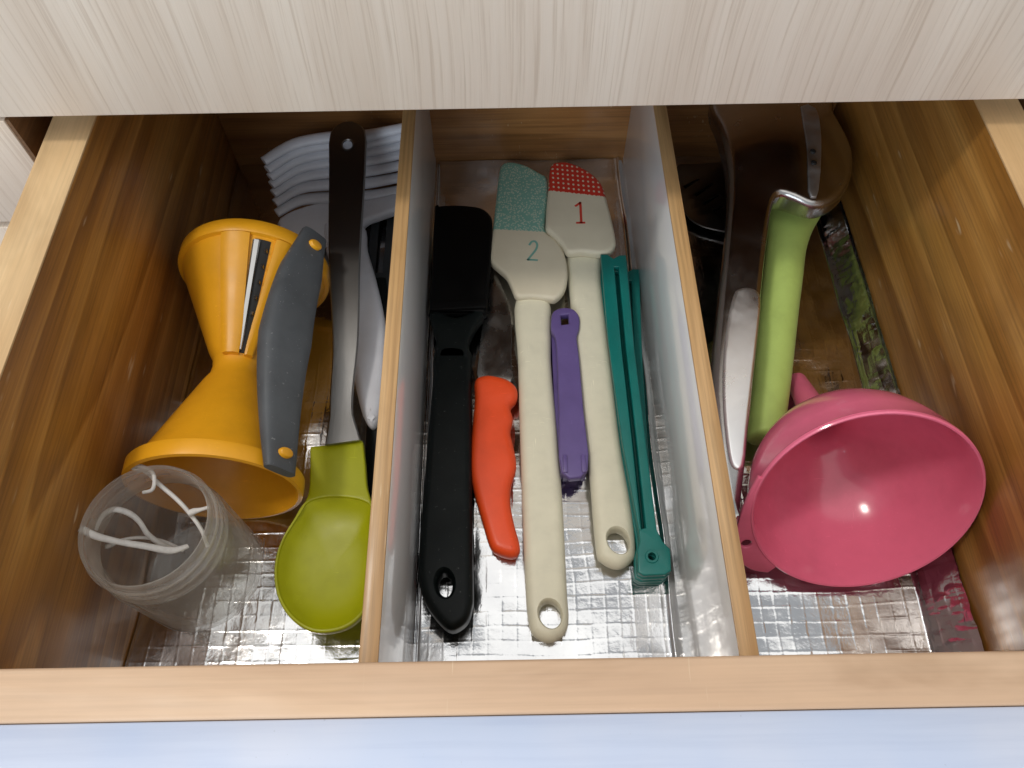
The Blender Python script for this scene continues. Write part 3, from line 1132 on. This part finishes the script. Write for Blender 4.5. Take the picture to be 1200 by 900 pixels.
# ------------------------------------------------------------------ teal bag clips, stacked
def teal_clips():
    zt = .0185
    hc = at(764, 652, zt)
    labels = ['teal bag clip on top of the stack beside the right divider', 'teal bag clip second from the top of its stack',
              'teal bag clip third from the top of its stack', 'teal bag clip lowest in its stack, against the foil']
    t = thing('bag_clip', (hc.x, hc.y, zt - .0042), labels[0], 'bag clip', 'teal bag clips in a stack')
    px = [(704, 297), (712, 297), (719, 302), (726, 298), (734, 298), (744, 410), (757, 515), (770, 620), (777, 634), (786, 643), (787, 668), (780, 673), (755, 674), (748, 670), (747, 645), (750, 634), (749, 622), (729, 515), (713, 400)]
    slit = [(720, 312), (725, 312), (734, 410), (746, 515), (757, 618), (752, 619), (741, 515), (729, 410)]
    plate('jaw', [pxl(px, zt), pxl(slit, zt), ell(hc.xy, .0020, .0022, 14)], zt - .0042, zt - .0004, .0009, M['teal'], t)
    # hinge boss round the hole
    lathe('hinge_boss', (hc.x, hc.y, zt - .0008), (0, 0, 1), [(.0021, .0), (.0021, .0009), (.0032, .0009), (.0036, .0003), (.0036, .0), (.0021, .0)], M['teal'], t, 20)
    for k, (dz, rz, dx, dy) in enumerate(((-.0045, -.006, .0, -.0004), (-.0090, .004, -.0006, -.0006), (-.0135, -.052, .0, -.0004))):
        r = t.copy()
        COL.objects.link(r)
        r.location = (t.location.x + dx, t.location.y + dy, t.location.z + dz)
        r.rotation_euler = (0, 0, rz)
        r["label"] = labels[k + 1]
        for ch in t.children:
            c = ch.copy()
            COL.objects.link(c)
            c.parent = r


teal_clips()

# ------------------------------------------------------------------ steel slotted turner lying at the back right
def steel_turner():
    t = thing('slotted_spatula', (.14, .37, 0), 'slotted steel turner lying flat in the back of the right bay', 'turner')
    o = [(792, 196), (815, 192), (870, 190), (900, 200), (900, 262), (870, 272), (835, 268), (808, 256), (796, 230)]
    z = .0060

    def slot(x0, y0, x1, y1, w):
        a, q = at(x0, y0, z).xy, at(x1, y1, z).xy
        d = (q - a).normalized()
        n = Vector((-d.y, d.x)) * w
        return [a + n * .5, a + n, q + n * .6, q - n * .6, a - n, a - n * .5]
    sl = [slot(802, 220, 819, 210, .0012), slot(815, 229, 836, 215, .0012), slot(825, 239, 843, 228, .0012), slot(836, 247, 848, 241, .0012)]
    plate('blade', [smooth(pxl(o, z), 3)] + sl, .0045, .0062, .0004, M['steel'], t, 1)
    tube('handle', [at(866, 262, .006), at(862, 330, .008), at(858, 400, .008), at(858, 440, .008)], [.006, .005, .0055, .006], M['steel'], t, 12, .35)


steel_turner()

# ------------------------------------------------------------------ chrome press with a lime grip
def press():
    t = thing('hand_press', (.15, .27, 0), 'polished chrome hand press with one lime green grip, right of the white divider', 'kitchen press')
    z = .060
    o = [(834, 128), (842, 150), (850, 180), (854, 205), (855, 235), (851, 290), (845, 350), (839, 430), (842, 490), (852, 560), (862, 600), (872, 600), (877, 560), (882, 505), (890, 400), (897, 310),
         (904, 250), (907, 237), (913, 232), (930, 236), (950, 242), (966, 241), (982, 233), (994, 218), (1000, 195), (998, 172), (988, 150), (978, 130), (972, 112), (900, 105), (840, 112)]
    w = [at(x, y, z).xy for x, y in o]
    w = [Vector((min(p.x, .2185), min(p.y, YB - .004))) for p in w]

    def fn(co):
        # the lever slopes down to the front and is a little crowned
        k = min(max((.31 - co.y) / .17, 0), 1)
        d2 = ((co.x - .172) / .050) ** 2 + ((co.y - .362) / .062) ** 2
        crown = .0085 * max(0, 1 - d2) ** 1.5 + .0016 * (1 - min(abs(co.x - (.118 + (co.y - .17) * .19)) / .03, 1) ** 2)
        crown *= min(max((co.z - (z - .013)) / .010, 0), 1)
        return Vector((co.x, co.y, co.z - .010 * k + crown))
    plate('lever', [smooth(w, 3)], z - .013, z, .0042, M['chrome'], t, 6, fn, 45, sub=34, subx=24)
    # long raised capsule on the lever
    cap = [(857, 352), (864, 345), (876, 344), (886, 349), (889, 362), (886, 400), (881, 450), (876, 500), (872, 545), (860, 548), (853, 530), (847, 480), (846, 430), (850, 385)]
    zc = .0515
    wc = smooth(pxl(cap, zc + .002), 3)
    y_lo, y_hi = min(p.y for p in wc), max(p.y for p in wc)

    def fn2(co):
        k = (.31 - co.y) / .17
        return Vector((co.x, co.y, co.z - .010 * min(max(k, 0), 1) + .0072))
    plate('lever_inlay', [wc], zc, zc + .0042, .0020, M['satin'], t, 4, fn2, 50, sub=8)
    # highlight on the head built as a raised steel strip, with two rivets
    s = [(938, 126), (956, 126), (960, 150), (961, 180), (960, 222), (955, 229), (948, 222), (944, 180)]
    plate('highlight_strip', [smooth(pxl(s, z + .005), 2)], z - .001, z + .0012, .0006, M['brush'], t, 3, lambda co: Vector((co.x, co.y, co.z + .0085 * max(0, 1 - ((co.x - .172) / .050) ** 2 - ((co.y - .362) / .062) ** 2) ** 1.5)), sub=20)
    for px, py in ((951, 181), (952.5, 193)):
        c = at(px, py, z + .006)
        lathe('rivet', (c.x, c.y, z + .0013 + .0085 * max(0, 1 - ((c.x - .172) / .050) ** 2 - ((c.y - .362) / .062) ** 2) ** 1.5), (0, 0, 1), [(.0001, .0006), (.0014, .0005), (.0018, .0001), (.0018, -.0004)], M['hole'], t, 16)
    # pressing chamber under the head
    c = at(950, 190, .03)
    lathe('chamber', (.184, .368, .008), (0, 0, 1), [(.0005, .0), (.020, .0), (.0235, .002), (.0240, .006), (.0240, .036), (.022, .039), (.0005, .039)], M['chrome'], t, 48)
    # lime grip
    st = [(938, 195, 0.0285, 34, .55), (937, 215, 0.0285, 34, .58), (936, 238, 0.0280, 33, .62), (932, 254, 0.0275, 30, .7), (926, 272, 0.0265, 26, .82), (921, 296, 0.0255, 23.5, .95), (917, 330, 0.0245, 23.5, 1), (912, 370, 0.0225, 23.5, 1),
          (906, 430, 0.0195, 23, 1), (903, 460, 0.0185, 22.5, 1), (899, 490, 0.0170, 22.5, 1), (897, 508, 0.0165, 22, 1), (896.5, 513, 0.0165, 20.5, .95), (896.3, 515, 0.0165, 16, .8)]
    rg = []
    for x, y, zz, hw, fl in st:
        c = at(x, y, zz)
        e = at(x + hw, y, zz)
        r = (e - c).length
        rg.append([c + Vector((1, 0, 0)) * r * math.cos(a) + Vector((0, .12, 1)).normalized() * min(r, .0112) * fl * .88 * math.sin(a)
                   for a in [2 * math.pi * j / 28 for j in range(28)]])
    # refine along the length
    fine = []
    for j in range(28):
        fine.append(smooth([r_[j] for r_ in rg], 4, closed=False))
    rg = [[fine[j][i] for j in range(28)] for i in range(len(fine[0]))]
    rings('grip', rg, M['lime_g'], t, angle=60)


press()

# ------------------------------------------------------------------ pink funnel lying on its side
def funnel():
    n = Vector((-.0371, -.8789, .4755)).normalized()
    C = Vector((.1660, .1289, .0552))
    Rr = .0532
    t = thing('funnel', (.165, .15, 0), 'pink plastic funnel lying on its side in the right bay', 'funnel')
    prof = [(.0522, .0), (.0530, -.0003), (.0536, .0004), (.0537, .0018), (.0532, .0026), (.0527, .0036), (.0520, .012), (.0502, .020), (.0472, .029), (.0425, .0375), (.0355, .046), (.027, .053),
            (.0185, .0585), (.0125, .063), (.0098, .068), (.0085, .076), (.0060, .112), (.0056, .114), (.0046, .1135), (.0048, .111),
            (.0070, .076), (.0080, .067), (.0105, .0615), (.0165, .0568), (.0252, .0512), (.0337, .0443), (.0405, .0358), (.0452, .0278), (.0484, .019), (.0503, .0115), (.0512, .003), (.0522, .0)]
    lathe('bowl', C, -n, prof, M['pink'], t, 96, 35)
    # hanging tab in the plane of the rim
    a, u, w = frame_of(n)
    px = [(889, 560), (876, 585), (866, 612), (862, 636), (866, 656), (880, 668), (900, 672), (930, 676), (960, 660), (930, 600)]
    pp = []
    for x, y in px:
        q = on_plane(x, y, C, n) - C
        pp.append(Vector((q.dot(u), q.dot(w))))
    hq = on_plane(875, 638, C, n) - C
    hole = ell((hq.dot(u), hq.dot(w)), .0026, .0026, 16)
    ring = [Vector(q) for q in smooth(pp[:7], 4, closed=False)]
    # inner side follows the rim
    a0 = math.atan2(ring[-1].y, ring[-1].x)
    a1 = math.atan2(ring[0].y, ring[0].x)
    if a1 - a0 > math.pi:
        a1 -= 2 * math.pi
    if a1 - a0 < -math.pi:
        a1 += 2 * math.pi
    ring += [Vector((math.cos(a0 + (a1 - a0) * i / 12), math.sin(a0 + (a1 - a0) * i / 12))) * (Rr - .0012) for i in range(13)]

    def fn(co):
        return C + u * co.x + w * co.y + a * (co.z - .0014)
    plate('hanging_tab', [ring, hole], -.0012, .0012, .0006, M['pink'], t, 2, fn)


funnel()
